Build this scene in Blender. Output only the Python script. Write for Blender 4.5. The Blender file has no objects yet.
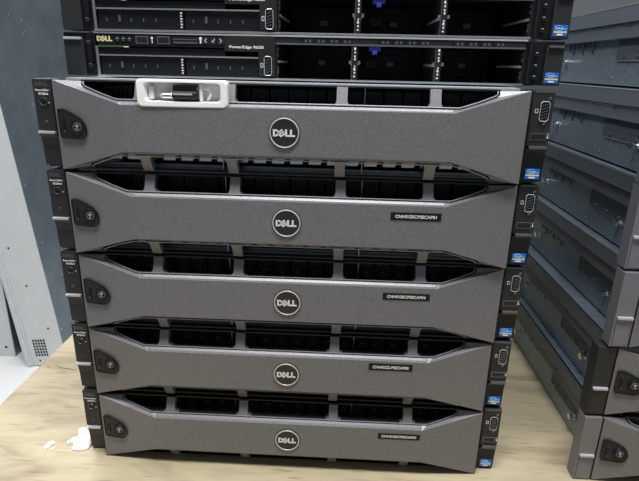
import bpy, bmesh, math, random
from mathutils import Vector, Matrix
random.seed(7)
sc = bpy.context.scene
COL = sc.collection
PI = math.pi

# ------------------------------------------------------------------ materials
MAT = {}
def mat(name, col, rough=.5, metal=0., noise=None, bump=None, spec=.5, coat=0.):
    m = bpy.data.materials.new(name); m.use_nodes = True
    nt = m.node_tree; b = nt.nodes['Principled BSDF']
    b.inputs['Base Color'].default_value = (*col, 1)
    b.inputs['Roughness'].default_value = rough
    b.inputs['Metallic'].default_value = metal
    b.inputs['Specular IOR Level'].default_value = spec
    b.inputs['Coat Weight'].default_value = coat
    tc = nt.nodes.new('ShaderNodeTexCoord')
    if noise:                       # (scale, amount, detail)
        n = nt.nodes.new('ShaderNodeTexNoise'); n.inputs['Scale'].default_value = noise[0]
        n.inputs['Detail'].default_value = noise[2] if len(noise) > 2 else 3
        nt.links.new(tc.outputs['Object'], n.inputs['Vector'])
        r = nt.nodes.new('ShaderNodeValToRGB')
        r.color_ramp.elements[0].position = .3; r.color_ramp.elements[1].position = .7
        k = noise[1]
        r.color_ramp.elements[0].color = (*[c*(1-k) for c in col], 1)
        r.color_ramp.elements[1].color = (*[min(1, c*(1+k)) for c in col], 1)
        nt.links.new(n.outputs['Fac'], r.inputs['Fac'])
        nt.links.new(r.outputs['Color'], b.inputs['Base Color'])
    if bump:
        n2 = nt.nodes.new('ShaderNodeTexNoise'); n2.inputs['Scale'].default_value = bump[0]
        n2.inputs['Detail'].default_value = 3
        nt.links.new(tc.outputs['Object'], n2.inputs['Vector'])
        bp = nt.nodes.new('ShaderNodeBump'); bp.inputs['Strength'].default_value = bump[1]
        bp.inputs['Distance'].default_value = .0005
        nt.links.new(n2.outputs['Fac'], bp.inputs['Height'])
        nt.links.new(bp.outputs['Normal'], b.inputs['Normal'])
    MAT[name] = m
    return m

mat('bezel_grey', (.185, .182, .190), .42, .3, noise=(900, .22, 2), bump=(1200, .15))
mat('bezel_rim', (.27, .27, .29), .36, .4, noise=(1100, .12, 2))
mat('ear_black', (.016, .016, .018), .5, 0., noise=(1200, .3, 2))
mat('gloss_black', (.007, .007, .009), .4, spec=.3)
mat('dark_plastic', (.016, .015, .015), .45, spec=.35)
mat('ear_grey', (.20, .20, .22), .45, .35, noise=(900, .18, 2))
mat('lip_silver', (.50, .50, .53), .35, .3)
mat('badge_ring', (.72, .71, .68), .3, .4)
mat('lip_dim', (.13, .13, .14), .35, .5)
mat('chrome', (.75, .75, .76), .18, 1.)
mat('steel_bright', (.62, .64, .66), .32, 1., noise=(300, .1, 2))
mat('lid_zinc', (.50, .52, .55), .4, .3, noise=(200, .1, 3))
mat('cage_steel', (.30, .31, .33), .35, .9)
mat('chassis_steel', (.25, .30, .35), .42, .75, noise=(160, .16, 6), bump=(500, .12))
mat('chassis_band', (.145, .165, .19), .5, .6, noise=(500, .14, 4), bump=(800, .1))
mat('bracket_dark', (.10, .12, .14), .5, .6, noise=(400, .2, 3))
mat('drive_black', (.012, .012, .013), .45, spec=.3)
mat('drive_mark', (.22, .22, .23), .4)
mat('white_print', (.75, .75, .73), .6)
mat('yellow_print', (.72, .66, .34), .5)
mat('badge_black', (.020, .018, .017), .35)
mat('intel_blue', (.015, .13, .55), .35)
mat('intel_light', (.22, .55, .85), .4)
mat('intel_gold', (.75, .62, .25), .4)
mat('tab_blue', (.035, .04, .30), .4)
mat('pcb_green', (.06, .10, .03), .5)
mat('tray_white', (.92, .92, .91), .35, noise=(40, .05, 2), coat=.3)
mat('tray_inner', (.78, .79, .80), .4)
mat('connector_black', (.015, .015, .015), .3)
mat('paper_white', (.86, .84, .83), .8, bump=(120, .5))
mat('cabinet_light', (.56, .58, .58), .5, .1, noise=(30, .035, 4))
mat('vent_dark', (.01, .01, .01), .9)
mat('floor_white', (.80, .79, .78), .45, noise=(3, .03, 3))
mat('wall_grey', (.35, .36, .38), .8, noise=(4, .04, 3))
mat('leg_steel', (.25, .25, .26), .4, .8)

def cabinet_blue():
    m = mat('cabinet_blue', (.13, .18, .22), .36, .55)  # blue-grey also carries the dark room reflected in the metal
    nt = m.node_tree; b = nt.nodes['Principled BSDF']
    tc = nt.nodes.new('ShaderNodeTexCoord')
    n = nt.nodes.new('ShaderNodeTexNoise'); n.inputs['Scale'].default_value = 7; n.inputs['Detail'].default_value = 9
    n.inputs['Roughness'].default_value = .65
    nt.links.new(tc.outputs['Object'], n.inputs['Vector'])
    r = nt.nodes.new('ShaderNodeValToRGB')
    r.color_ramp.elements[0].position = .32; r.color_ramp.elements[1].position = .7
    r.color_ramp.elements[0].color = (.13, .165, .195, 1); r.color_ramp.elements[1].color = (.21, .255, .285, 1)
    nt.links.new(n.outputs['Fac'], r.inputs['Fac'])
    # little scuffs where the paint is chipped
    v = nt.nodes.new('ShaderNodeTexVoronoi'); v.inputs['Scale'].default_value = 17
    mp = nt.nodes.new('ShaderNodeMapping'); mp.inputs['Scale'].default_value = (1, 1.6, .8)
    nt.links.new(tc.outputs['Object'], mp.inputs['Vector']); nt.links.new(mp.outputs['Vector'], v.inputs['Vector'])
    lt = nt.nodes.new('ShaderNodeMath'); lt.operation = 'LESS_THAN'; lt.inputs[1].default_value = .085
    nt.links.new(v.outputs['Distance'], lt.inputs[0])
    mx = nt.nodes.new('ShaderNodeMix'); mx.data_type = 'RGBA'
    mx.inputs[7].default_value = (.45, .52, .56, 1)
    nt.links.new(lt.outputs[0], mx.inputs[0]); nt.links.new(r.outputs['Color'], mx.inputs[6])
    nt.links.new(mx.outputs[2], b.inputs['Base Color'])
cabinet_blue()

def wood():
    m = mat('pale_plywood', (.6, .5, .35), .55)
    nt = m.node_tree; b = nt.nodes['Principled BSDF']
    tc = nt.nodes.new('ShaderNodeTexCoord')
    mp = nt.nodes.new('ShaderNodeMapping'); mp.inputs['Scale'].default_value = (1.6, 5.5, 1)
    mp.inputs['Rotation'].default_value = (0, 0, .10)
    nt.links.new(tc.outputs['Object'], mp.inputs['Vector'])
    n = nt.nodes.new('ShaderNodeTexNoise'); n.inputs['Scale'].default_value = 4.2; n.inputs['Detail'].default_value = 9
    n.inputs['Roughness'].default_value = .6; n.inputs['Distortion'].default_value = 1.0
    nt.links.new(mp.outputs['Vector'], n.inputs['Vector'])
    r = nt.nodes.new('ShaderNodeValToRGB')
    e = r.color_ramp.elements
    e[0].position = .28; e[0].color = (.25, .195, .115, 1)
    e[1].position = .66; e[1].color = (.475, .405, .265, 1)
    e2 = r.color_ramp.elements.new(.46); e2.color = (.385, .325, .21, 1)
    nt.links.new(n.outputs['Fac'], r.inputs['Fac'])
    # fine darker fibre flecks
    mp2 = nt.nodes.new('ShaderNodeMapping'); mp2.inputs['Scale'].default_value = (7, 90, 1); mp2.inputs['Rotation'].default_value = (0, 0, .10)
    nt.links.new(tc.outputs['Object'], mp2.inputs['Vector'])
    n2 = nt.nodes.new('ShaderNodeTexNoise'); n2.inputs['Scale'].default_value = 3; n2.inputs['Detail'].default_value = 4
    nt.links.new(mp2.outputs['Vector'], n2.inputs['Vector'])
    r2 = nt.nodes.new('ShaderNodeValToRGB')
    r2.color_ramp.elements[0].position = .28; r2.color_ramp.elements[0].color = (.45, .42, .38, 1)
    r2.color_ramp.elements[1].position = .40; r2.color_ramp.elements[1].color = (1, 1, 1, 1)
    nt.links.new(n2.outputs['Fac'], r2.inputs['Fac'])
    mx = nt.nodes.new('ShaderNodeMix'); mx.data_type = 'RGBA'; mx.blend_type = 'MULTIPLY'; mx.inputs[0].default_value = .6
    nt.links.new(r.outputs['Color'], mx.inputs[6]); nt.links.new(r2.outputs['Color'], mx.inputs[7])
    nt.links.new(mx.outputs[2], b.inputs['Base Color'])
wood()
mat('plywood_crack', (.12, .07, .03), .9)

# ------------------------------------------------------------------ mesh helper
class MB:
    """collects shapes; build() links them as ONE mesh object (a material per shape)"""
    def __init__(s): s.bm = bmesh.new(); s.mats = []
    def mi(s, m):
        if m not in s.mats: s.mats.append(m)
        return s.mats.index(m)
    def box(s, x0, x1, y0, y1, z0, z1, m, bev=0.):
        ret = bmesh.ops.create_cube(s.bm, size=1)
        vs = ret['verts']
        for v in vs:
            v.co = Vector(((x0+x1)/2+v.co.x*(x1-x0), (y0+y1)/2+v.co.y*(y1-y0), (z0+z1)/2+v.co.z*(z1-z0)))
        fs = list({f for v in vs for f in v.link_faces}); k = s.mi(m)
        for f in fs: f.material_index = k
        if bev:
            es = list({e for v in vs for e in v.link_edges})
            r = bmesh.ops.bevel(s.bm, geom=es, offset=bev, segments=2, affect='EDGES', profile=.6)
            for f in r['faces']: f.material_index = k
        return s
    def poly(s, pts, m):
        vs = [s.bm.verts.new(p) for p in pts]
        f = s.bm.faces.new(vs); f.material_index = s.mi(m); return f
    def prism(s, pts, y0, y1, m, fy=None):
        """outline in (x,z) between y0 (front) and y1 (back); fy(x) adds a per-x offset"""
        k = s.mi(m); g = fy or (lambda x: 0)
        a = [s.bm.verts.new((x, y0+g(x), z)) for x, z in pts]
        b = [s.bm.verts.new((x, y1+g(x), z)) for x, z in pts]
        n = len(pts)
        fs = [s.bm.faces.new(a), s.bm.faces.new(b[::-1])]
        for i in range(n): fs.append(s.bm.faces.new((a[i], b[i], b[(i+1) % n], a[(i+1) % n])))
        for f in fs: f.material_index = k
        return s
    def prism_x(s, pts, x0, x1, m):
        """outline in (y,z) swept along x"""
        k = s.mi(m)
        a = [s.bm.verts.new((x0, y, z)) for y, z in pts]; b = [s.bm.verts.new((x1, y, z)) for y, z in pts]
        n = len(pts); fs = [s.bm.faces.new(a), s.bm.faces.new(b[::-1])]
        for i in range(n): fs.append(s.bm.faces.new((a[i], b[i], b[(i+1) % n], a[(i+1) % n])))
        for f in fs: f.material_index = k
        return s
    def cyl(s, c, r, h, m, axis='y', n=24, r2=None):
        """cylinder centred on c, length h along axis"""
        rot = {'y': Matrix.Rotation(PI/2, 4, 'X'), 'x': Matrix.Rotation(PI/2, 4, 'Y'), 'z': Matrix.Identity(4)}[axis]
        ret = bmesh.ops.create_cone(s.bm, cap_ends=True, segments=n, radius1=r if r2 is None else r2, radius2=r, depth=h,
                                    matrix=Matrix.Translation(c) @ rot)
        k = s.mi(m)
        for f in {f for v in ret['verts'] for f in v.link_faces}: f.material_index = k
        return s
    def ring(s, c, R, r, m, n=40, k=8, squash=1.):
        mi = s.mi(m); vs = []
        for i in range(n):
            a = 2*PI*i/n
            vs.append([s.bm.verts.new((c[0]+(R+r*math.cos(b))*math.cos(a), c[1]+r*math.sin(b), c[2]+(R+r*math.cos(b))*math.sin(a)*squash))
                       for b in [2*PI*j/k for j in range(k)]])
        for i in range(n):
            for j in range(k):
                f = s.bm.faces.new((vs[i][j], vs[i][(j+1) % k], vs[(i+1) % n][(j+1) % k], vs[(i+1) % n][j])); f.material_index = mi
        return s
    def tube(s, pts, r, m, k=6):
        mi = s.mi(m); pts = [Vector(p) for p in pts]; rings = []
        for i, p in enumerate(pts):
            t = (pts[min(i+1, len(pts)-1)]-pts[max(i-1, 0)]).normalized()
            u = t.cross(Vector((0, 0, 1)));
            if u.length < .1: u = t.cross(Vector((0, 1, 0)))
            u.normalize(); w = t.cross(u)
            rings.append([s.bm.verts.new(p+r*(math.cos(2*PI*j/k)*u+math.sin(2*PI*j/k)*w)) for j in range(k)])
        for a, b in zip(rings, rings[1:]):
            for j in range(k):
                f = s.bm.faces.new((a[j], a[(j+1) % k], b[(j+1) % k], b[j])); f.material_index = mi
        for e in (rings[0], rings[-1][::-1]):
            f = s.bm.faces.new(e); f.material_index = mi
        return s
    def stroke(s, a, b, w, y0, y1, m):
        """flat bar between (x,z) points, width w"""
        a, b = Vector(a), Vector(b); d = (b-a).normalized(); n = Vector((-d.y, d.x))*w/2
        return s.prism([tuple(a+n), tuple(b+n), tuple(b-n), tuple(a-n)], y0, y1, m)
    def build(s, name, parent=None, loc=(0, 0, 0), rot=(0, 0, 0), smooth=False):
        bmesh.ops.recalc_face_normals(s.bm, faces=s.bm.faces[:])
        me = bpy.data.meshes.new(name); s.bm.to_mesh(me); s.bm.free()
        for m in s.mats: me.materials.append(MAT[m])
        if smooth:
            for p in me.polygons: p.use_smooth = True
        o = bpy.data.objects.new(name, me); COL.objects.link(o)
        o.location = loc; o.rotation_euler = rot
        if parent: o.parent = parent
        return o

def thing(name, label, cat, loc=(0, 0, 0), rot=(0, 0, 0), group=None):
    o = bpy.data.objects.new(name, None); COL.objects.link(o)
    o.empty_display_size = .05; o.location = loc; o.rotation_euler = rot
    return tag(o, label, cat, group)
def tag(o, label, cat, group=None):
    o['label'] = label; o['category'] = cat
    if group: o['group'] = group
    return o
def struct(o): o['kind'] = 'structure'; return o

def text(name, body, w, h, m, parent, loc, rot=(PI/2, 0, 0), bold=0.):
    cu = bpy.data.curves.new(name, 'FONT'); cu.body = body; cu.size = 1; cu.extrude = .01; cu.offset = bold
    cu.align_x = 'LEFT'
    tmp = bpy.data.objects.new('tmp', cu); COL.objects.link(tmp)
    bpy.context.view_layer.update()
    me = bpy.data.meshes.new_from_object(tmp.evaluated_get(bpy.context.evaluated_depsgraph_get()))
    bpy.data.objects.remove(tmp); bpy.data.curves.remove(cu)
    xs = [v.co.x for v in me.vertices]; ys = [v.co.y for v in me.vertices]
    cx, cy = (min(xs)+max(xs))/2, (min(ys)+max(ys))/2
    sx, sy = w/(max(xs)-min(xs)), h/(max(ys)-min(ys))
    for v in me.vertices: v.co = Vector(((v.co.x-cx)*sx, (v.co.y-cy)*sy, v.co.z*.01))
    me.materials.clear(); me.materials.append(MAT[m])
    o = bpy.data.objects.new(name, me); COL.objects.link(o); o.location = loc; o.rotation_euler = rot; o.parent = parent
    return o

def dell_letters(mb, cx, cz, w, y0, y1, m):
    """the wordmark with its tilted E, in a box w wide"""
    h = w*.31; t = w*.072
    x = cx-w/2; z0, z1 = cz-h/2, cz+h/2
    # D
    dw = w*.25
    mb.stroke((x+t*.6, z0), (x+t*.6, z1), t*1.2, y0, y1, m)
    pts = [(x+t*.6, z1-t*.5), (x+dw*.55, z1-t*.5), (x+dw*.93, cz+h*.2), (x+dw*.93, cz-h*.2), (x+dw*.55, z0+t*.5), (x+t*.6, z0+t*.5)]
    for a, b in zip(pts, pts[1:]): mb.stroke(a, b, t, y0, y1, m)
    # tilted E
    c = Vector((x+w*.385, cz)); a = math.radians(38); e = h*.92
    R = lambda p: (c.x+p[0]*math.cos(a)-p[1]*math.sin(a), c.y+p[0]*math.sin(a)+p[1]*math.cos(a))
    for k in (-1, 0, 1): mb.stroke(R((-e*.42, k*e*.36)), R((e*.42, k*e*.36)), t*.85, y0, y1, m)
    mb.stroke(R((-e*.42, -e*.42)), R((-e*.42, e*.42)), t, y0, y1, m)
    # L L
    for lx in (x+w*.58, x+w*.80):
        mb.stroke((lx, z0), (lx, z1), t*1.2, y0, y1, m)
        mb.stroke((lx, z0+t*.5), (lx+w*.175, z0+t*.5), t, y0, y1, m)

# ------------------------------------------------------------------ 2U rack server
H = .0843
XE, XK = .2178, .151          # bezel end, ridge knee
def yf(x):                     # depth of the bezel's front face, bowed at both ends
    a = abs(x)
    return -.016 if a <= XK else -.016+(a-XK)/(XE-XK)*.009

def bezel_mesh():
    mb = MB(); G, Rm = 'bezel_grey', 'bezel_rim'
    XS = [-XE, -.185, -XK, -.10, -.05, 0, .05, .10, XK, .185, XE]
    def zr(x):
        a = abs(x); return .0635 if a <= XK else .0635+(a-XK)/(XE-XK)*(.0838-.0635)
    # front face
    for a, b in zip(XS, XS[1:]):
        mb.poly([(a, yf(a), H-zr(a)), (b, yf(b), H-zr(b)), (b, yf(b), zr(b)), (a, yf(a), zr(a))], G)
    for top in (1, 0):
        Z = (lambda z: z) if top else (lambda z: H-z)
        ZO, YR = .0668, -.0103; YB = -.0015 if top else .0020; SL = .42 if top else .58
        for sgn in (-1, 1):
            S = lambda x, y, z: (sgn*x, y, Z(z))
            K = S(XK, -.016, .0635); A = S(XE, yf(XE), .0838); M = S(.185, yf(.185), zr(.185))
            R0 = S(.157, YR, ZO); R1 = S(.173, -.0075, .0715); R2 = S(.1895, -.0045, .0775); R3 = S(.1920, -.0035, .0798); R4 = S(.1920, YB, .0828)
            B = S(XE, YB, .0838)
            for t in ((K, M, R0), (M, R1, R0), (M, A, R2), (M, R2, R1), (A, R3, R2), (A, R4, R3), (A, B, R4)): mb.poly(t, G)
            mb.poly([K, R0, (sgn*.151, YR, Z(ZO))], G)
            # corner block where the bezel end turns back
            # rim inner walls
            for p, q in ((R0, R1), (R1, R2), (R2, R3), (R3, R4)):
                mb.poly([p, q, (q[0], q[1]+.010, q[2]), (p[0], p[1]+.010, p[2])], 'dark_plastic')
            # raised lip round the slanted end of the opening
            lip = [(sgn*.141, YR-.0004, Z(ZO+.0012)), (sgn*.155, YR-.0004, Z(ZO+.0012)), (sgn*.158, YR-.0004, Z(ZO+.0018)), (sgn*.1725, -.0078, Z(.0730)),
                   (sgn*.1870, -.0052, Z(.0784)), (sgn*.1898, -.0040, Z(.0804)), (sgn*.1902, YB, Z(.0826))]
            mb.tube(lip, .00062, Rm)
        # straight facet between ridge and rim, and rim underside
        f1 = (YR+.016)*.45-.016; zf = .0635+(ZO-.0635)*.45
        ridge = [(-XK, f1, zf), (-.1500, -.0128, .0644), (.1500, -.0128, .0644), (XK, f1, zf)]
        for p, q in zip(ridge, ridge[1:]):
            mb.poly([(p[0], -.016, Z(.0635)), (q[0], -.016, Z(.0635)), (q[0], q[1], Z(q[2])), (p[0], p[1], Z(p[2]))], G)
            mb.poly([(p[0], p[1], Z(p[2])), (q[0], q[1], Z(q[2])), (q[0], YR, Z(ZO)), (p[0], YR, Z(ZO))], G)
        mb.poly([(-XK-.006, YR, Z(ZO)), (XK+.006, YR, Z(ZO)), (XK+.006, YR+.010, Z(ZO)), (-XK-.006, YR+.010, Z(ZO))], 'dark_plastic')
        mb.tube([(-.141, YR-.0004, Z(ZO+.0012)), (.141, YR-.0004, Z(ZO+.0012))], .00062, Rm)
        # top bar
        z0, z1 = sorted((Z(.0828), Z(.0842)))
        mb.box(-.1925, .1925, YB, .007, z0, z1, 'dark_plastic')
        # ribs: flared foot at the rim, bending back to the bar
        for c in (-.1350, -.0512, .0512, .1350):
            w = .0049
            for sg in (-1, 1):
                prof = [(w+.0040, ZO), (w+.0012, ZO+.0018), (w, ZO+.0045), (w, .0835)]
                for (wa, za), (wb, zb) in zip(prof, prof[1:]):
                    ya = YR-.0006+(za-ZO)*SL; yb = YR-.0006+(zb-ZO)*SL
                    mb.poly([(c, ya, Z(za)), (c+sg*wa, ya, Z(za)), (c+sg*wb, yb, Z(zb)), (c, yb, Z(zb))], G)
                    mb.poly([(c+sg*wa, ya, Z(za)), (c+sg*wa, ya+.008, Z(za)), (c+sg*wb, yb+.008, Z(zb)), (c+sg*wb, yb, Z(zb))], G)
            y_ = YR-.0006+(.0835-ZO)*SL
            mb.poly([(c-w, y_, Z(.0835)), (c+w, y_, Z(.0835)), (c+w, y_+.008, Z(.0835)), (c-w, y_+.008, Z(.0835))], G)
    # ends
    for sgn in (-1, 1):
        mb.box(sgn*XE-.0006, sgn*XE+.0006, yf(XE)+.0002, .012, .0006, .0837, 'dark_plastic')
    # back of the front plate so it has thickness
    mb.box(-XK, XK, -.0148, -.012, .0225, H-.0225, 'dark_plastic')
    return mb

def lock_mesh():
    mb = MB()
    pts = [(-.2146, .0568), (-.2134, .0575), (-.2080, .0578), (-.2000, .0545), (-.1925, .0505), (-.1885, .0455), (-.1870, .0400), (-.1885, .0340), (-.1915, .0312), (-.1950, .0303), (-.2130, .0310), (-.2142, .0322)]
    mb.prism(pts, -.0018, .001, 'dark_plastic', yf)
    # raised border
    loop = [(x, yf(x)-.0018, z) for x, z in pts]; mb.tube(loop+[loop[0]], .0006, 'gloss_black')
    return mb
def lock_barrel_mesh():
    mb = MB(); c = (-.1958, yf(-.1958)-.0022, .0420)
    mb.ring(c, .0062, .0009, 'gloss_black')
    mb.cyl((c[0], c[1]+.0006, c[2]), .0059, .0016, 'dark_plastic')
    mb.ring((c[0], c[1]-.0004, c[2]), .0036, .0006, 'lip_dim', n=24)
    mb.box(c[0]-.0004, c[0]+.0004, c[1]-.0011, c[1], c[2]-.0022, c[2]+.0022, 'lip_silver')
    mb.box(c[0]-.0018, c[0]+.0018, c[1]-.0010, c[1], c[2]+.0006, c[2]+.0014, 'lip_silver')
    return mb
def lock_slider_mesh():
    mb = MB(); y = yf(-.209)-.0018
    mb.box(-.2106, -.2078, y-.0003, y+.001, .0485, .0525, 'connector_black')
    mb.box(-.2106, -.2078, y-.0009, y+.001, .0355, .0475, 'gloss_black', .0003)
    mb.box(-.2098, -.2086, y-.0012, y, .0362, .0385, 'lip_dim')
    return mb
def badge_mesh():
    mb = MB(); c = (0, -.0172, .0425)
    mb.cyl((0, -.0166, .0425), .0130, .0014, 'badge_black', n=48)
    mb.ring(c, .0131, .00062, 'badge_ring', n=56)
    mb.ring((0, -.0165, .0425), .0139, .0005, 'dark_plastic', n=56)
    dell_letters(mb, 0, .0425, .0206, -.0177, -.0172, 'white_print')
    return mb

XL0, XL1 = -.2412, -.2232
def ear_left_mesh(m='ear_black', latch='ear_black', lip='lip_silver', wide=0.):
    mb = MB(); x1 = XL1+wide
    if wide:
        mb.box(XL0+.0027, x1, -.0068, .010, .0005, H, m, .0005)
        mb.box(XL0+.0047, XL0+.0050, -.0071, 0, .002, .0330, 'gloss_black'); mb.box(x1-.0018, x1-.0015, -.0071, 0, .002, .0330, 'gloss_black')
        return mb
    mb.box(XL0, x1, 0, .030, .0365, H, m, .0008)
    if wide == 0:
        mb.box(x1, -.2186, .001, .012, .001, H-.0006, 'gloss_black')
    mb.box(XL0+.003, x1, .004, .030, .001, .0365, m)
    return mb
def latch_left_mesh(m='ear_black', lip='lip_silver', wide=0.):
    mb = MB(); x1 = XL1+wide
    if wide:
        mb.box(XL0+.0050, x1-.0018, -.0073, -.001, .002, .0328, m, .0003)
        mb.box(XL0+.0046, x1-.0014, -.0098, -.002, .0328, .0357, lip, .0007)
        return mb
    # hooked latch: front panel, rounded pull lip on top
    mb.prism_x([(.0035, .0022), (.0095, .0008), (.010, .0335), (-.0005, .0335), (.0012, .0300), (.0026, .022)], XL0+.0006, x1-.0002, m)
    mb.box(XL0+.0008, x1-.0005, -.0030, .004, .0336, .0359, lip, .0005)
    return mb

def power_mesh():
    mb = MB(); c = (-.2318, 0, .0635)
    mb.cyl((c[0], -.0002, c[2]), .0040, .0012, 'gloss_black', n=28)
    mb.ring((c[0], -.0009, c[2]), .0036, .00035, 'lip_dim', n=28, k=6)
    mb.box(c[0]-.0003, c[0]+.0003, -.0012, -.0006, c[2]+.0008, c[2]+.0024, 'lip_dim')
    mb.cyl((-.2268, -.0001, .0625), .0008, .0008, 'lip_silver', n=12)
    mb.cyl((-.2320, -.0001, .0445), .0015, .0008, 'gloss_black', n=16)
    mb.ring((-.2320, -.0004, .0445), .0014, .0003, 'lip_dim', n=16, k=5)
    return mb

XR0, XR1 = .2218, .2412
def ear_right_mesh():
    mb = MB()
    mb.box(XR0, XR1, 0, .030, .0350, H, 'ear_black', .0008)
    mb.box(.2186, XR0, .001, .012, .001, H-.0006, 'gloss_black')
    mb.box(XR0, XR1-.002, .004, .030, .001, .0350, 'ear_black')
    mb.box(.2235, XR1-.0012, -.0004, .002, .0824, .0838, 'lip_dim')
    return mb
def latch_right_mesh(lip='lip_dim'):
    mb = MB()
    mb.prism_x([(.0030, .0022), (.0095, .0008), (.010, .0325), (-.0005, .0325), (.0008, .0290), (.0020, .021)], XR0+.0002, XR1-.0006, 'gloss_black')
    mb.box(XR0+.0022, XR1-.0012, -.0026, .003, .0326, .0352, lip, .0005)
    return mb
def dsub(mb, cx, cz, w, h, y):
    """D-sub video socket standing upright"""
    o = [(cx-w/2, cz-h*.42), (cx-w*.30, cz-h/2), (cx+w*.30, cz-h/2), (cx+w/2, cz-h*.40), (cx+w*.5, cz+h*.40), (cx+w*.30, cz+h/2), (cx-w*.30, cz+h/2), (cx-w/2, cz+h*.42)]
    mb.prism(o, y-.0012, y+.001, 'gloss_black')
    L = [(x, y-.0012, z) for x, z in o]; mb.tube(L+[L[0]], w*.05, 'lip_silver')
    for r in range(5):
        for c in range(3):
            mb.cyl((cx+(c-1)*w*.22, y-.0013, cz+(r-2+.25*(c-1))*h*.16), w*.075, .0008, 'cage_steel', n=6)
def vga_mesh():
    mb = MB(); dsub(mb, .2335, .0663, .0080, .0172, 0)
    for z in (.0775, .0553):
        mb.cyl((.2362 if z > .07 else .2340, -.0006, z), .0013, .0016, 'lip_dim', n=6)
        mb.box((.2368 if z > .07 else .2346), (.2376 if z > .07 else .2354), -.0014, 0, z-.0002, z+.0014, 'steel_bright')
    # little monitor symbol
    x, z = .2266, .0665
    for a, b in (((x-.0012, z-.0016), (x-.0012, z+.0016)), ((x+.0012, z-.0016), (x+.0012, z+.0016)), ((x-.0012, z+.0016), (x+.0012, z+.0016)), ((x-.0012, z-.0016), (x+.0012, z-.0016))):
        mb.stroke(a, b, .0004, -.0003, .0002, 'white_print')
    return mb
def usb_mesh():
    mb = MB()
    mb.box(.2243, .2383, -.0006, .001, .0405, .0468, 'cage_steel')
    mb.box(.2249, .2377, -.0009, .001, .0411, .0462, 'connector_black')
    mb.box(.2256, .2370, -.0011, .001, .0432, .0448, 'dark_plastic')
    mb.cyl((.2398, -.0003, .0430), .0007, .0008, 'white_print', n=10)
    mb.stroke((.2398, .0430), (.2398, .0468), .0004, -.0003, .0002, 'white_print')
    return mb
def intel_mesh(x0, x1, z0, z1, y, parent=None):
    """blue processor sticker: oval swirl, gold band, white footer"""
    mb = MB(); w, h = x1-x0, z1-z0; cx = (x0+x1)/2
    mb.box(x0, x1, y-.0003, y+.0006, z0, z1, 'intel_blue')
    mb.box(x0+w*.04, x1-w*.04, y-.0005, y, z0+h*.30, z0+h*.44, 'intel_gold')
    mb.box(x0+w*.28, x0+w*.70, y-.0005, y, z0+h*.07, z0+h*.22, 'white_print')
    mb.box(x0+w*.62, x1-w*.06, y-.0005, y, z0+h*.60, z0+h*.68, 'intel_light')
    mb.ring((cx-w*.10, y-.0003, z0+h*.72), w*.27, w*.030, 'intel_light', n=24, k=5, squash=.58)
    for k, xx in enumerate((-.28, -.20, -.12, -.04, .04)):
        mb.box(cx+w*(xx+.02), cx+w*(xx+.06), y-.0005, y, z0+h*.65, z0+h*(.79 if k in (0, 2, 4) else .75), 'white_print')
    return mb

def drive_mesh(ringed=True):
    mb = MB()
    mb.box(-.0083, .0083, .020, .10, .0070, .0800, 'drive_black', .0005)
    mb.box(-.0081, .0081, .0165, .021, .0180, .0790, 'dark_plastic', .0006)
    if ringed:
        mb.ring((0, .0163, .0640), .0022, .00040, 'drive_mark', n=16, k=5)
        mb.cyl((0, .0164, .0640), .0019, .0008, 'gloss_black', n=16)
        for sx in (-.0058, .0058): mb.box(sx-.0007, sx+.0007, .0160, .017, .0592, .0602, 'drive_mark')
        mb.box(-.0042, -.0008, .0161, .017, .0752, .0758, 'drive_mark'); mb.box(.0010, .0042, .0161, .017, .0752, .0758, 'drive_mark')
        for q, zz in enumerate((.0545, .0525)): mb.box(-.0042, .0042, .0160, .017, zz, zz+.0008, 'drive_mark')
        mb.box(-.0062, -.0040, .0157, .017, .0430, .0545, 'gloss_black'); mb.box(.0040, .0062, .0157, .017, .0430, .0545, 'gloss_black')
    else:
        for sx in (-.005, 0, .005): mb.box(sx-.0010, sx+.0010, .0145, .017, .022, .076, 'gloss_black')
    return mb
def handle_mesh(m='cage_steel'):
    mb = MB()
    mb.prism([(-.0068, .0095), (.0050, .0095), (.0068, .0150), (.0020, .0185), (-.0050, .0170)], .010, .0168, m)
    mb.box(-.0030, .0048, .0085, .0105, .0125, .0150, 'steel_bright')
    return mb

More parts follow.
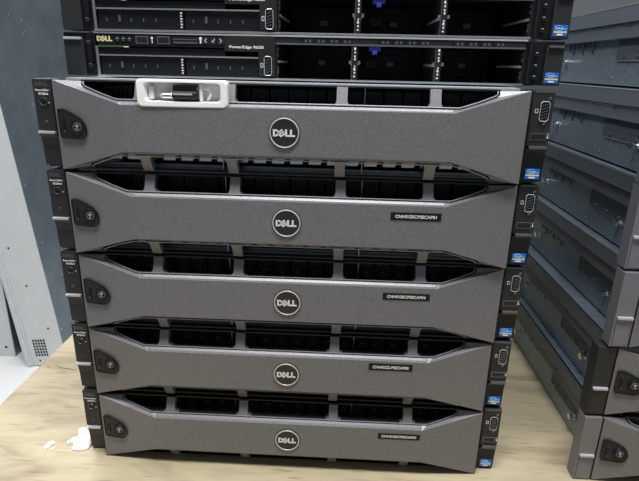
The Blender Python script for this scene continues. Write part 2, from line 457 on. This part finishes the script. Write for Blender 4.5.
def make_server(kind='xd', bright=False, n_lbl='PowerEdge', sub='R720xd'):
    """local frame: x centred, y=0 at the ear faces, z=0 at the underside"""
    r = bpy.data.objects.new('rack_server', None); COL.objects.link(r)
    side = kind in ('grey', 'black')
    # body
    mb = MB(); D = .70
    if not side:
        # floor, lid and walls of the chassis, open towards the bezel, with the drive cage plate behind
        mb.box(-.216, .216, .012, D, .0008, .0022, 'chassis_steel')
        mb.box(-.216, .216, .034, D, .0826, .0850, 'chassis_steel'); mb.box(-.212, .212, .0075, .034, .0826, .0853, 'lid_zinc')
        mb.box(-.217, -.2155, .012, D, .0008, .0850, 'chassis_steel'); mb.box(.2155, .217, .012, D, .0008, .0850, 'chassis_steel')
        mb.box(-.2155, .2155, .105, .11, .0022, .0826, 'chassis_steel'); mb.box(-.2155, .2155, D-.002, D, .0022, .0826, 'chassis_steel')
        mb.box(-.2155, .2155, .0155, .019, .0022, .0048, 'cage_steel')
        body = mb.build('chassis', r)
        for x in (-.063, .072):
            db = MB(); db.box(x-.0005, x+.0005, .006, .10, .0022, .0826, 'cage_steel')
            db.build('cage_divider', r)
    else:
        W = -.2075
        prof = [(-.2193, .0840), (-.2193, .0665), (-.2160, .0655), (-.2160, .0505), (W, .0500), (W, .0000)]
        pts = prof+[(-x, z) for x, z in prof[::-1]]
        mb.prism(pts, .009, D, 'chassis_steel')
        mb.box(-.2195, -.2160, .009, D, .0664, .0840, 'chassis_band', .0006)
        mb.box(-.2162, -.2150, .009, D, .0503, .0650, 'chassis_band', .0006)
        mb.box(-.2179, -.2163, .009, D, .0650, .0664, 'vent_dark')  # black strip paints the shadow in the gap above the band
        mb.tube([(-.2195, .009, .0838), (-.2195, D, .0838)], .0005, 'steel_bright'); mb.tube([(-.2164, .009, .0648), (-.2164, D, .0648)], .0004, 'steel_bright')  # bright tubes paint the highlights along the fold edges
        mb.box(-.2200, -.2187, .12, .126, .0652, .0666, 'vent_dark')
        body = mb.build('chassis', r)
        b2 = MB()      # slide bracket with its rivets
        b2.box(W-.0016, W, .064, .1535, .0268, .0502, 'bracket_dark')
        b2.tube([(W-.0016, .1535, .0502), (W-.0016, .1535, .0268), (W-.0016, .062, .0268)], .0005, 'cage_steel')
        for y in (.078, .107, .136): b2.cyl((W-.0022, y, .0312), .0018, .0016, 'cage_steel', 'x', n=12)
        b2.build('rail_bracket', body)
        for y in (.222, .252, .281):
            b3 = MB(); b3.box(W-.0012, W, y, y+.018, .0400, .0500, 'bracket_dark'); b3.box(W-.0020, W, y-.0012, y+.0012, .0360, .0500, 'cage_steel')
            b3.cyl((W-.0016, y+.009, .044), .0016, .001, 'cage_steel', 'x', n=10)
            b3.build('side_slot', body)
        for y in (.074, .302, .56):
            b4 = MB(); b4.cyl((W-.0035, y, .0262), .0023, .007, 'steel_bright', 'x', n=16); b4.cyl((W-.0072, y, .0262), .0040, .0016, 'chrome', 'x', n=18)
            b4.cyl((W-.0008, y, .0262), .0042, .0016, 'steel_bright', 'x', n=18)
            b4.build('shoulder_pin', body)
        for y in (.05, .16, .33, .47):
            b5 = MB(); b5.cyl((W-.0005, y, .0072), .0016, .0012, 'cage_steel', 'x', n=10); b5.build('side_rivet', body)
    # bezel and what is set into it
    bz = bezel_mesh().build('bezel', r)
    lk = lock_mesh().build('lock_plate', bz); lock_barrel_mesh().build('lock_barrel', bz); lock_slider_mesh().build('lock_slider', bz)
    badge_mesh().build('logo_badge', bz)
    if not side:
        el = ear_left_mesh().build('left_ear', r)
        latch_left_mesh().build('ear_latch', el)
        power_mesh().build('power_button', el)
        nm = MB(); dell_letters(nm, -.2322, .0795, .0125, -.0003, .0003, 'lip_dim'); nm.build('ear_logo', el)
        text('model_lettering', n_lbl, .0135, .0023, 'white_print', el, (-.2322, -.0002, .0737), bold=.03)
        text('model_lettering', sub, .0090, .0021, 'white_print', el, (-.2315, -.0002, .0706), bold=.03)
    else:
        g = 'ear_grey' if kind == 'grey' else 'ear_black'
        el = ear_left_mesh(g, wide=.0038).build('left_ear', r)
        mbx = MB(); mbx.box(-.2194, -.2186, -.0055, .014, .001, H-.0006, 'gloss_black'); mbx.build('seam_strip', r)
        latch_left_mesh(g, 'lip_silver', .0038).build('ear_latch', el)
    er = ear_right_mesh().build('right_ear', r)
    latch_right_mesh().build('ear_latch', er)
    vga_mesh().build('video_socket', er); usb_mesh().build('usb_socket', er)
    intel_mesh(.2252, .2385, .0040, .0136, .0020).build('processor_sticker', er)
    return r

SRV = [  # x, y, yaw, label
    (.0005, .0039, .0042, 'grey server with label ending AP03, lowest of the front stack, lying on the plywood'),
    (-.0006, .0033, .0043, 'grey server with label ending AP05, second from the bottom of the front stack'),
    (.0005, .0010, .0080, 'grey server with label ending AP04, middle of the five in the front stack'),
    (.0002, -.0031, .0011, 'grey server with label ending AP01, just beneath the one holding the white tray'),
    (-.0012, -.0064, -.0120, 'grey server with no asset label, holding the white tray in its bezel'),
]
PITCH = .08656
STICK = {3: (.0998, .1478, .0570, .0492, 'CNHKGECPSECAP01'), 2: (.0973, .1447, .0575, .0500, 'CNHKGECPSECAP04'),
         1: (.0885, .1352, .0606, .0525, 'CNHKGZ-PSECAP05'), 0: (.1020, .1491, .0578, .0505, 'CNHKGECPSECAP03')}
for k, (x, y, yaw, lab) in enumerate(SRV):
    s = make_server('xd')
    s.location = (x, y, k*PITCH+.0005); s.rotation_euler = (0, 0, yaw)
    tag(s, lab, 'server', 'grey bezelled servers stacked in front')
    # drives seen through the bezel openings
    for i in range(20):
        dx = (i-9.5)*.018
        if abs(dx) > .19: continue
        d = drive_mesh(k in (0, 1, 2)).build('drive_carrier', s, loc=(dx, 0, 0))
        handle_mesh('steel_bright' if k == 4 else 'cage_steel').build('carrier_handle', d)
    if k in STICK:
        x0, x1, z1, z0, t = STICK[k]
        bz = [c for c in s.children if c.name.startswith('bezel')][0]
        mb = MB(); mb.box(x0, x1, -.0164, -.0156, z0, z1, 'gloss_black'); ls = mb.build('asset_label', bz)
        tx = text('tmp', t, (x1-x0)*.82, (z1-z0)*.40, 'white_print', bz, ((x0+x1)/2, -.0166, (z0+z1)/2), bold=.02)
        # lettering joined into the label so the label stays one piece
        me = ls.data; bmj = bmesh.new(); bmj.from_mesh(me)
        n0 = len(bmj.faces); me2 = tx.data
        me2.transform(Matrix.Translation(tx.location) @ Matrix.Rotation(PI/2, 4, 'X'))
        bmj.from_mesh(me2); bmj.faces.ensure_lookup_table()
        me.materials.append(MAT['white_print'])
        for f in bmj.faces[n0:]: f.material_index = 1
        bmj.to_mesh(me); bmj.free(); bpy.data.objects.remove(tx)

RS = [  # the stack on the right, bottom to top
    (.5695, 'grey', 'silver-eared server lying on the plywood, lowest of the right-hand stack'),
    (.5695, 'black', 'black-eared server, second from the bottom of the right-hand stack'),
    (.5772, 'grey', 'silver-eared server third from the bottom of the right-hand stack, above the black-eared one'),
    (.5772, 'grey', 'silver-eared server fourth from the bottom of the right-hand stack'),
    (.5765, 'grey', 'server fifth from the bottom of the right-hand stack, dark steel side in view'),
    (.5765, 'grey', 'topmost server of the right-hand stack, its steel side cut by the photo edge'),
]
protos = {}
def copy_tree(o, parent=None):
    c = o.copy(); COL.objects.link(c); c.parent = parent
    for ch in list(o.children): copy_tree(ch, c)
    return c
for k, (x, kind, lab) in enumerate(RS):
    if kind in protos: s = copy_tree(protos[kind])
    else: s = protos[kind] = make_server(kind)
    s.location = (x, .0055+.003*(k % 2), k*PITCH+.0005)
    tag(s, lab, 'server', 'servers stacked at the right')

# ------------------------------------------------------------------ 1U servers on top
def make_slim():
    r = bpy.data.objects.new('slim_rack_server', None); COL.objects.link(r)
    h = .0412; D = .68
    mb = MB()
    mb.box(-.217, .217, .004, D, 0, .0014, 'chassis_steel'); mb.box(-.217, .217, .006, D, h-.0016, h, 'chassis_steel')
    mb.box(-.217, -.2158, .004, D, 0, h, 'chassis_steel'); mb.box(.2158, .217, .004, D, 0, h, 'chassis_steel')
    mb.box(-.2158, .2158, .16, .165, .0014, h-.0016, 'bracket_dark'); mb.box(-.2158, .2158, D-.002, D, .0014, h-.0016, 'chassis_steel')
    mb.box(-.2100, .2065, -.0010, .006, -.0001, .0018, 'steel_bright', .0004)
    mb.box(-.2095, -.2070, -.0005, .02, .0018, .0285, 'steel_bright')
    ch = mb.build('chassis', r)
    # top trim strip with the perforated cooling slots over the open bays
    mb = MB(); mb.box(-.2095, .2062, -.0008, .006, h-.0012, h+.0003, 'lip_silver')
    mb.box(-.0318, .2050, .000, .006, .0342, h-.0012, 'dark_plastic')
    mb.box(-.0318, .2050, -.0006, .004, .0330, .0345, 'cage_steel')
    for x0, n in ((-.008, 12), (.066, 12), (.136, 12)):
        for i in range(n):
            mb.box(x0+i*.0042, x0+i*.0042+.0020, -.0010, .003, .0353, .0378, 'lip_dim' if i % 3 else 'gloss_black')
    mb.build('vent_strip', r)
    # left ear
    mb = MB(); mb.box(-.2412, -.2215, 0, .028, .0006, .0345, 'ear_black', .0010)
    mb.box(-.2412, -.2215, .0022, .028, .0345, .0404, 'gloss_black')
    mb.box(-.2215, -.2100, .003, .02, .0006, .0404, 'gloss_black', .0006)
    for z in (.010, .031):
        mb.cyl((-.2160, .0020, z), .0023, .003, 'dark_plastic', n=12); mb.box(-.2185, -.2150, .0004, .003, z+.001, z+.0022, 'lip_dim')
    mb.box(-.2180, -.2135, -.0003, .004, .0135, .0275, 'gloss_black', .0006)
    el = mb.build('left_ear', r)
    mb = MB(); mb.box(-.2402, -.2232, -.0024, .003, .0338, .0362, 'lip_silver', .0006); mb.build('ear_latch', el)
    # right ear
    mb = MB(); mb.box(.2245, .2412, 0, .028, .0006, .0350, 'ear_black', .0010)
    mb.box(.2245, .2412, .0022, .028, .0350, .0404, 'gloss_black')
    mb.box(.2062, .2245, .003, .02, .0006, .0404, 'gloss_black', .0006)
    mb.box(.2095, .2110, .001, .01, .002, .038, 'dark_plastic')
    for z in (.008, .018, .029):
        mb.cyl((.2165, .0024, z), .0020, .003, 'dark_plastic', n=12); mb.box(.2155, .2175, .0003, .003, z+.0008, z+.0016, 'lip_silver')
    er = mb.build('right_ear', r)
    mb = MB(); mb.box(.2262, .2402, -.0024, .003, .0345, .0368, 'lip_dim', .0006); mb.build('ear_latch', er)
    intel_mesh(.2262, .2392, .0030, .0128, 0).build('processor_sticker', er)
    # control panel: logo, lamps, sockets, arrows, name plate
    mb = MB(); mb.box(-.2068, -.0814, 0, .010, .0288, .0396, 'gloss_black')
    mb.box(-.2068, -.1800, -.0004, .002, .0278, .0290, 'pcb_green'); mb.box(-.1810, -.1765, -.0009, .002, .0276, .0284, 'white_print')
    cp = mb.build('control_panel', r)
    mb = MB(); dell_letters(mb, -.1995, .0352, .0155, -.0005, .0001, 'yellow_print'); mb.build('panel_logo', cp)
    for x in (-.1868, -.1808, -.1748):
        mb = MB(); mb.cyl((x, -.0004, .0350), .0018, .0012, 'dark_plastic', n=16); mb.ring((x, -.0008, .0350), .0016, .0003, 'lip_dim', n=16, k=5)
        mb.cyl((x, -.0009, .0355), .0006, .0006, 'lip_silver', n=8); mb.build('panel_button', cp)
    for x in (-.1625, -.1413):
        mb = MB(); mb.box(x-.0062, x+.0062, -.0006, .001, .0310, .0382, 'cage_steel'); mb.box(x-.0052, x+.0052, -.0009, .001, .0320, .0372, 'connector_black')
        mb.box(x-.0045, x+.0045, -.0011, .001, .0345, .0362, 'dark_plastic'); mb.build('usb_socket', cp)
    mb = MB(); mb.cyl((-.1525, -.0003, .0365), .0011, .0008, 'white_print', n=12); mb.box(-.1529, -.1521, -.0006, .001, .0318, .0365, 'white_print')
    mb.cyl((-.1048, -.0003, .0368), .0014, .0008, 'white_print', n=12); mb.box(-.1056, -.1040, -.0006, .001, .0325, .0360, 'white_print'); mb.build('panel_symbol', cp)
    mb = MB(); mb.box(-.1322, -.1070, -.0005, .001, .0318, .0378, 'dark_plastic'); mb.box(-.1315, -.1080, -.0008, .001, .0352, .0362, 'lip_dim'); mb.box(-.1315, -.1080, -.0009, .001, .0320, .0335, 'lip_dim'); mb.build('media_slot', cp)
    for i, x in enumerate((-.1000, -.0925, -.0850)):
        mb = MB(); mb.box(x-.0032, x+.0032, -.0007, .001, .0318, .0382, 'dark_plastic', .0003)
        z = .0350; P = [((x+.0010, z+.0018), (x-.0008, z)), ((x-.0008, z), (x+.0010, z-.0018))] if i == 0 else \
            [((x-.0014, z), (x-.0003, z-.0014)), ((x-.0003, z-.0014), (x+.0016, z+.0018))] if i == 1 else [((x-.0010, z+.0018), (x+.0008, z)), ((x+.0008, z), (x-.0010, z-.0018))]
        for a, b in P: mb.stroke(a, b, .0005, -.0009, -.0005, 'white_print')
        mb.build('arrow_button', cp)
    mb = MB(); mb.prism([(-.0814, .0397), (-.0322, .0397), (-.0322, .0030), (-.0485, .0030), (-.0485, .0258), (-.0814, .0258)], -.0012, .010, 'dark_plastic')
    npl = mb.build('name_plate', r)
    text('model_lettering', 'PowerEdge R620', .0335, .0034, 'white_print', npl, (-.0600, -.0014, .0296), bold=.02)
    mb = MB(); dsub(mb, -.0392, .0130, .0072, .0175, -.0012); mb.build('video_socket', npl)
    mb = MB(); x, z = -.0452, .0135
    for a, b in (((x-.0011, z-.0018), (x-.0011, z+.0018)), ((x+.0011, z-.0018), (x+.0011, z+.0018)), ((x-.0011, z+.0018), (x+.0011, z+.0018)), ((x-.0011, z-.0018), (x+.0011, z-.0018))):
        mb.stroke(a, b, .0005, -.0016, -.0010, 'white_print')
    mb.build('monitor_symbol', npl)
    # optical blank and the two covered bays
    mb = MB(); mb.box(-.2068, -.0814, .0020, .012, .0212, .0275, 'gloss_black'); mb.box(-.2068, -.0490, -.0004, .006, .0196, .0209, 'steel_bright', .0003)
    for x in (-.2045, -.1900, -.1500, -.1200): mb.box(x, x+.004, .0012, .003, .0225, .0235, 'dark_plastic')
    mb.build('drive_blank', r)
    for x0, x1 in ((-.2060, -.1235), (-.1215, -.0490)):
        mb = MB(); mb.box(x0, x1, .0020, .09, .0022, .0190, 'gloss_black', .0006)
        for q in range(5):
            xx = x0+.008+q*.012; mb.box(xx, xx+(.0022 if q == 1 else .0010), .0010, .003, .0085, .0085+(.0060 if q == 1 else .0035), 'lip_dim')
        mb.build('drive_bay_cover', r)
    mb = MB(); mb.box(-.1262, -.1226, .0006, .01, .0022, .0192, 'dark_plastic')
    for i in range(6): mb.box(-.1250, -.1236+.0004*(i%2), 0, .001, .0040+i*.0025, .0040+i*.0025+.0012, 'white_print')
    mb.build('bay_label', r)
    # open bays: printed dividers, perforated side rails, blue tabs and shadowed fittings
    for i, x in enumerate((.0446, .1245)):
        mb = MB(); mb.box(x-.0028, x+.0028, .0005, .10, .0018, .0345, 'dark_plastic')
        mb.box(x-.0030, x-.0026, -.0002, .10, .0018, .0345, 'cage_steel')
        for j in range(9):
            if j in (4,): continue
            mb.box(x-.0008+.0004*(j%2), x+.0009, -.0002, .001, .0045+j*.0031, .0045+j*.0031+.0013+.0005*(j%3), 'white_print')
        for sx in (-.0044, .0044): mb.box(x+sx-.0010, x+sx+.0010, .001, .006, .0165, .0195, 'steel_bright')
        for j in range(12):
            for sx in (-1, 1): mb.cyl((x+sx*.0030, .008+j*.0065, .017), .0014, .0012, 'white_print', 'x', n=8)
        mb.build('bay_divider', r)
    for x in (-.0310, .2050):
        mb = MB(); mb.box(x-.0006, x+.0006, .001, .12, .0018, .0340, 'dark_plastic')
        sx = 1 if x < 0 else -1
        for j in range(14): mb.box(min(x, x+sx*.0012), max(x, x+sx*.0012), .006+j*.0065, .0092+j*.0065, .0162, .0184, 'white_print')
        for zz in (.006, .010, .022, .027): mb.box(min(x, x+sx*.0015), max(x, x+sx*.0015), .003, .005, zz, zz+.003, 'cage_steel')
        mb.build('bay_rail', r)
    for i, xc in enumerate((.006, .084, .165)):
        mb = MB()
        mb.box(xc-.034, xc+.034, .11, .118, .0018, .034, 'gloss_black')
        mb.box(xc-.018, xc+.012, .105, .111, .0215, .0262, 'dark_plastic'); mb.box(xc-.018, xc+.012, .103, .111, .0060, .0110, 'dark_plastic')
        mb.box(xc-.002, xc+.006, .101, .111, .0150, .0200, 'lip_dim')
        if i == 1: 
            mb.box(xc-.026, xc-.014, .070, .10, .0140, .0200, 'dark_plastic'); mb.tube([(xc-.026, .069, .020), (xc-.014, .069, .020), (xc-.016, .069, .014), (xc-.024, .069, .014), (xc-.026, .069, .020)], .0004, 'drive_mark')
        mb.build('backplane', r)
    mb = MB(); mb.box(.0580, .0690, .001, .016, .0288, .0328, 'tab_blue', .0006); mb.box(.0612, .0658, .000, .012, .0255, .0292, 'tab_blue', .0006); mb.build('release_tab', r)
    return r
slim = make_slim(); slim.location = (.0158, .0315, 5*PITCH+.0007); slim.rotation_euler = (0, 0, -.003)
tag(slim, 'slim black server with open bays, lying directly on the grey bezelled stack', 'server', 'slim black servers on top of the stack')
s2 = copy_tree(slim); s2.location = (.0175, .0315, 5*PITCH+.0428); s2.rotation_euler = (0, 0, 0)
tag(s2, 'topmost slim black server, cut by the top edge of the photo', 'server', 'slim black servers on top of the stack')

# ------------------------------------------------------------------ white tray in the top bezel with a plug in it
TX0, TX1, TZ0, TZ1, TY = -.1357, -.0527, .4095, .4335, -.0225
def rr(x0, x1, z0, z1, r, n=4):
    P = []
    for cx, cz, a0 in ((x1-r, z1-r, 0), (x0+r, z1-r, 90), (x0+r, z0+r, 180), (x1-r, z0+r, 270)):
        for i in range(n+1):
            a = math.radians(a0+90*i/n); P.append((cx+r*math.cos(a), cz+r*math.sin(a)))
    return P
mb = MB()
out = rr(TX0, TX1, TZ0, TZ1, .004); mid = rr(TX0+.007, TX1-.006, TZ0+.0045, TZ1-.0025, .003); bot = rr(TX0+.012, TX1-.010, TZ0+.0060, TZ1-.0035, .003)
def band(A, ya, B, yb, m):
    k = mb.mi(m); n = len(A)
    va = [mb.bm.verts.new((x, ya, z)) for x, z in A]; vb = [mb.bm.verts.new((x, yb, z)) for x, z in B]
    for i in range(n):
        f = mb.bm.faces.new((va[i], va[(i+1) % n], vb[(i+1) % n], vb[i])); f.material_index = k
band(out, TY+.011, out, TY+.001, 'tray_white'); band(out, TY+.001, rr(TX0+.001, TX1-.001, TZ0+.001, TZ1-.001, .004), TY, 'tray_white')
band(rr(TX0+.001, TX1-.001, TZ0+.001, TZ1-.001, .004), TY, mid, TY, 'tray_white')
band(mid, TY, bot, TY+.010, 'tray_white')
f = mb.bm.faces.new([mb.bm.verts.new((x, TY+.010, z)) for x, z in bot]); f.material_index = mb.mi('tray_inner')
f = mb.bm.faces.new([mb.bm.verts.new((x, TY+.011, z)) for x, z in out]); f.material_index = mb.mi('tray_white')
mb.box(TX0+.0105, TX0+.0150, TY+.003, TY+.0105, TZ0+.0065, TZ1-.0060, 'tray_inner', .0008)
mb.box(TX1-.0260, TX1-.0235, TY+.002, TY+.0105, TZ0+.0055, TZ1-.0035, 'tray_white', .0006)
mb.tube([(TX1-.023, TY+.004, TZ1-.006), (TX1-.018, TY+.003, TZ1-.008), (TX1-.016, TY+.004, TZ1-.012), (TX1-.019, TY+.006, TZ0+.007)], .0013, 'tray_white')
tag(mb.build('plastic_tray'), 'small open white plastic tray set in a window of the top grey bezel', 'tray')
pl = thing('cable_plug', 'small black ribbed plug with a pale metal tip lying in the white tray', 'plug', ((TX0+TX1)/2, TY+.0055, (TZ0+TZ1)/2))
mb = MB(); mb.cyl((.0020, -.0005, -.0016), .0043, .0225, 'connector_black', 'x', n=20)
mb.box(-.0092, .0135, -.002, .0040, .0022, .0070, 'connector_black', .0010)
for i in range(8): mb.cyl((-.0072+i*.0025, -.0005, -.0016), .0046, .0011, 'connector_black', 'x', n=20)
mb.cyl((.0148, -.0003, .0010), .0062, .0016, 'connector_black', 'x', n=20)
mb.build('plug_body', pl, smooth=False)
mb = MB(); mb.cyl((-.0135, -.0005, -.0022), .0029, .0100, 'steel_bright', 'x', n=16); mb.cyl((-.0196, -.0005, -.0022), .0018, .0030, 'yellow_print', 'x', n=12)
mb.cyl((-.0095, -.0005, -.0020), .0036, .0016, 'tray_white', 'x', n=16); mb.build('metal_tip', pl)
mb = MB(); mb.box(-.0078, .0095, -.0060, -.0049, -.0012, .0004, 'lip_silver'); mb.build('painted_shine', pl)  # silver bar on the black plug stands in for its highlight

# ------------------------------------------------------------------ bench, scraps
bt = thing('workbench', 'pale plywood bench top carrying both stacks of servers', 'table', (.30, .40, -.75))
mb = MB(); mb.box(-.703, .80, -.75, .85, .728, .750, 'pale_plywood', .001)
top = mb.build('bench_top', bt)
for sx in (-.55, .72):
    for sy in (-.68, .78):
        mb = MB(); mb.box(sx-.025, sx+.025, sy-.025, sy+.025, 0, .728, 'leg_steel', .002); mb.build('leg', bt)
mb = MB()
for pts in ([(-.3802, .1791), (-.368, .1745), (-.357, .1735), (-.3431, .1705)], [(-.392, .176), (-.386, .1755)]):
    a = [(x-.30, y-.40) for x, y in pts]; n = len(a)
    up = [(x, y+.0008*math.sin(PI*(i+.3)/(n))) for i, (x, y) in enumerate(a)]; dn = [(x, y-.0009*math.sin(PI*(i+.3)/(n))) for i, (x, y) in enumerate(a)]
    mb.poly([(x, y, .7502) for x, y in dn+up[::-1]], 'plywood_crack')
mb.build('surface_crack', bt)

def scrap(name, outline, h, label, group=None, seed=1):
    rd = random.Random(seed); mb = MB(); bm = mb.bm; k = mb.mi('paper_white')
    cx = sum(p[0] for p in outline)/len(outline); cy = sum(p[1] for p in outline)/len(outline)
    P = []
    n = len(outline)
    for i in range(n):
        a, b = outline[i], outline[(i+1) % n]
        for t in (0, .33, .66): P.append((a[0]+(b[0]-a[0])*t+rd.uniform(-1, 1)*.0008, a[1]+(b[1]-a[1])*t+rd.uniform(-1, 1)*.0008))
    rings = []
    for s_, z in ((1, 0), (1.0, h*.35), (.82, h*.75), (.5, h), (.2, h*.9)):
        rings.append([bm.verts.new((cx+(x-cx)*s_, cy+(y-cy)*s_, z*(1+rd.uniform(-.25, .25)))) for x, y in P])
    for A, B in zip(rings, rings[1:]):
        for i in range(len(P)): f = bm.faces.new((A[i], A[(i+1) % len(P)], B[(i+1) % len(P)], B[i])); f.material_index = k
    f = bm.faces.new(rings[-1]); f.material_index = k; f = bm.faces.new(rings[0][::-1]); f.material_index = k
    for v in bm.verts: v.co.x -= cx; v.co.y -= cy
    return tag(mb.build(name, loc=(cx, cy, .0001)), label, 'debris', group)
scrap('foam_scrap', [(-.2620, .0010), (-.2565, .0000), (-.2490, .0015), (-.2440, .0035), (-.2450, .0200), (-.2520, .0330), (-.2560, .0390), (-.2620, .0420), (-.2680, .0405), (-.2725, .0380), (-.2705, .0320), (-.2665, .0260), (-.2660, .0180), (-.2715, .0158), (-.2745, .0125), (-.2720, .0095), (-.2655, .0115), (-.2630, .0060)],
      .006, 'ragged white foam scrap on the plywood beside the lowest front server', seed=3)
scrap('foam_scrap', [(-.2985, .0010), (-.2950, -.0005), (-.2925, .0030), (-.2905, .0080), (-.2890, .0125), (-.2925, .0140), (-.2970, .0110), (-.2975, .0060)], .003,
      'small white crumb on the plywood, the larger of two left of the ragged scrap', 'white crumbs on the plywood', 5)
scrap('foam_scrap', [(-.2880, .0005), (-.2850, .0002), (-.2845, .0035), (-.2872, .0040)], .002,
      'tiny white crumb on the plywood between the small crumb and the ragged scrap', 'white crumbs on the plywood', 8)

# ------------------------------------------------------------------ cabinets standing left of the bench
def cabinet(name, label, loc, rot, w, d, h, vent):
    r = thing(name, label, 'cabinet', loc, rot, 'metal cabinets left of the bench')
    mb = MB(); t = .0015
    # light front with a hole left for the vent
    if vent:
        vx0, vx1, vz0, vz1 = vent
        mb.box(0, vx0, 0, t, 0, h, 'cabinet_light'); mb.box(vx1, w, 0, t, 0, h, 'cabinet_light')
        mb.box(vx0, vx1, 0, t, 0, vz0, 'cabinet_light'); mb.box(vx0, vx1, 0, t, vz1, h, 'cabinet_light')
    else: mb.box(0, w, 0, t, 0, h, 'cabinet_light')
    mb.build('front_panel', r)
    mb = MB(); mb.box(w-t, w, t, d, 0, h, 'cabinet_blue'); sp = mb.build('side_panel', r)
    if not vent: mb = None
    mb = MB(); mb.box(0, t, t, d, 0, h, 'cabinet_blue'); mb.box(0, w, d-t, d, 0, h, 'cabinet_blue'); mb.box(t, w-t, t, d-t, 0, t, 'cabinet_blue'); mb.box(t, w-t, t, d-t, h-t, h, 'cabinet_blue')
    mb.box(t, w-t, .03, .032, t, h-t, 'vent_dark'); mb.build('carcass', r)  # black sheet paints the shade seen through the vent holes
    mb = MB(); mb.box(w-.0035, w+.0015, -.0015, .004, 0, h, 'cabinet_light', .0010)
    mb.build('corner_trim', r)
    return r
lean = math.atan(.1)
cb = cabinet('metal_cabinet', 'light grey metal cabinet with a square-holed vent at its foot, leaning left', (-1.219, 1.312, -.75), (0, -lean, 0), .172, .95, 1.75, (.0480, .1040, .0400, .1190))
mb = MB(); vx0, vx1, vz0, vz1 = .0480, .1040, .0400, .1190
for i in range(6): x = vx0+(vx1-vx0)*i/5; mb.box(x-.0016, x+.0016, .0001, .0013, vz0, vz1, 'cabinet_light')
for i in range(7): z = vz0+(vz1-vz0)*i/6; mb.box(vx0, vx1, .0001, .0013, z-.0016, z+.0016, 'cabinet_light')
mb.build('vent_grille', cb)
mb = MB(); mb.box(0, .012, -.006, 0, 0, 1.75, 'cabinet_light', .0015); mb.box(.012, .022, -.012, 0, 0, 1.75, 'cabinet_light', .002); mb.box(.022, .030, -.006, 0, 0, 1.75, 'cabinet_light', .0015); mb.build('edge_flange', cb)
for x, z in ((.062, .022), (.131, .165), (.090, .352), (.060, .51)):
    mb = MB(); mb.cyl((x, -.0003, z), .0038, .0016, 'vent_dark', n=12); mb.build('screw_hole', cb)
c2 = cabinet('metal_cabinet', 'grey metal cabinet at the far left edge, propping up the leaning one', (-1.64, 1.375, -.75), (0, 0, 0), .332, .95, .82, None)
for x, z in ((.300, .045), (.262, .32), (.296, .60)):
    mb = MB(); mb.cyl((x, -.0003, z), .0055, .0016, 'vent_dark', n=12); mb.build('screw_hole', c2)

# ------------------------------------------------------------------ room
mb = MB(); mb.box(-3.2, 3.2, -3, 4.2, -.80, -.75, 'floor_white'); struct(mb.build('floor'))
mb = MB(); mb.box(-3.2, 3.2, 4.2, 4.3, -.75, 2.1, 'wall_grey'); struct(mb.build('wall_back'))
mb = MB(); mb.box(-3.3, -3.2, -3, 4.2, -.75, 2.1, 'wall_grey'); struct(mb.build('wall_left'))
mb = MB(); mb.box(3.2, 3.3, -3, 4.2, -.75, 2.1, 'wall_grey'); struct(mb.build('wall_right'))

# ------------------------------------------------------------------ light
w = bpy.data.worlds.new('world'); sc.world = w; w.use_nodes = True
w.node_tree.nodes['Background'].inputs[0].default_value = (.85, .93, 1, 1)
w.node_tree.nodes['Background'].inputs[1].default_value = .18
def area(name, loc, size, power, target, col=(1, 1, 1)):
    l = bpy.data.lights.new(name, 'AREA'); l.shape = 'RECTANGLE'; l.size, l.size_y = size; l.energy = power; l.color = col
    o = bpy.data.objects.new(name, l); COL.objects.link(o); o.location = loc
    o.rotation_euler = (Vector(target)-Vector(loc)).to_track_quat('-Z', 'Y').to_euler()
    return o
area('ceiling_tube_front', (.1, -.5, 2.0), (1.3, .3), 58, (0, .05, .2))
area('ceiling_tube_back', (-1.1, 1.0, 2.05), (1.4, .5), 50, (-1.0, 1.0, -.75), (.96, .98, 1))
area('ceiling_tube_right', (.35, 1.1, 2.05), (1.2, .3), 12, (.4, .5, .2), (.85, .93, 1))

# ------------------------------------------------------------------ camera (fitted to the stack corners)
cam = bpy.data.cameras.new('camera'); co = bpy.data.objects.new('camera', cam); COL.objects.link(co)
cam.sensor_fit = 'HORIZONTAL'; cam.sensor_width = 36; cam.lens = 36*523.274/639
cam.clip_start = .02
co.location = (.05403, -.50312, .44855); co.rotation_euler = (1.247134, -.020802, .051297)
sc.camera = co
sc.view_settings.view_transform = 'Standard'; sc.view_settings.look = 'None'
sc.view_settings.gamma = 1; sc.view_settings.use_curve_mapping = False
sc.view_settings.exposure = 0.0
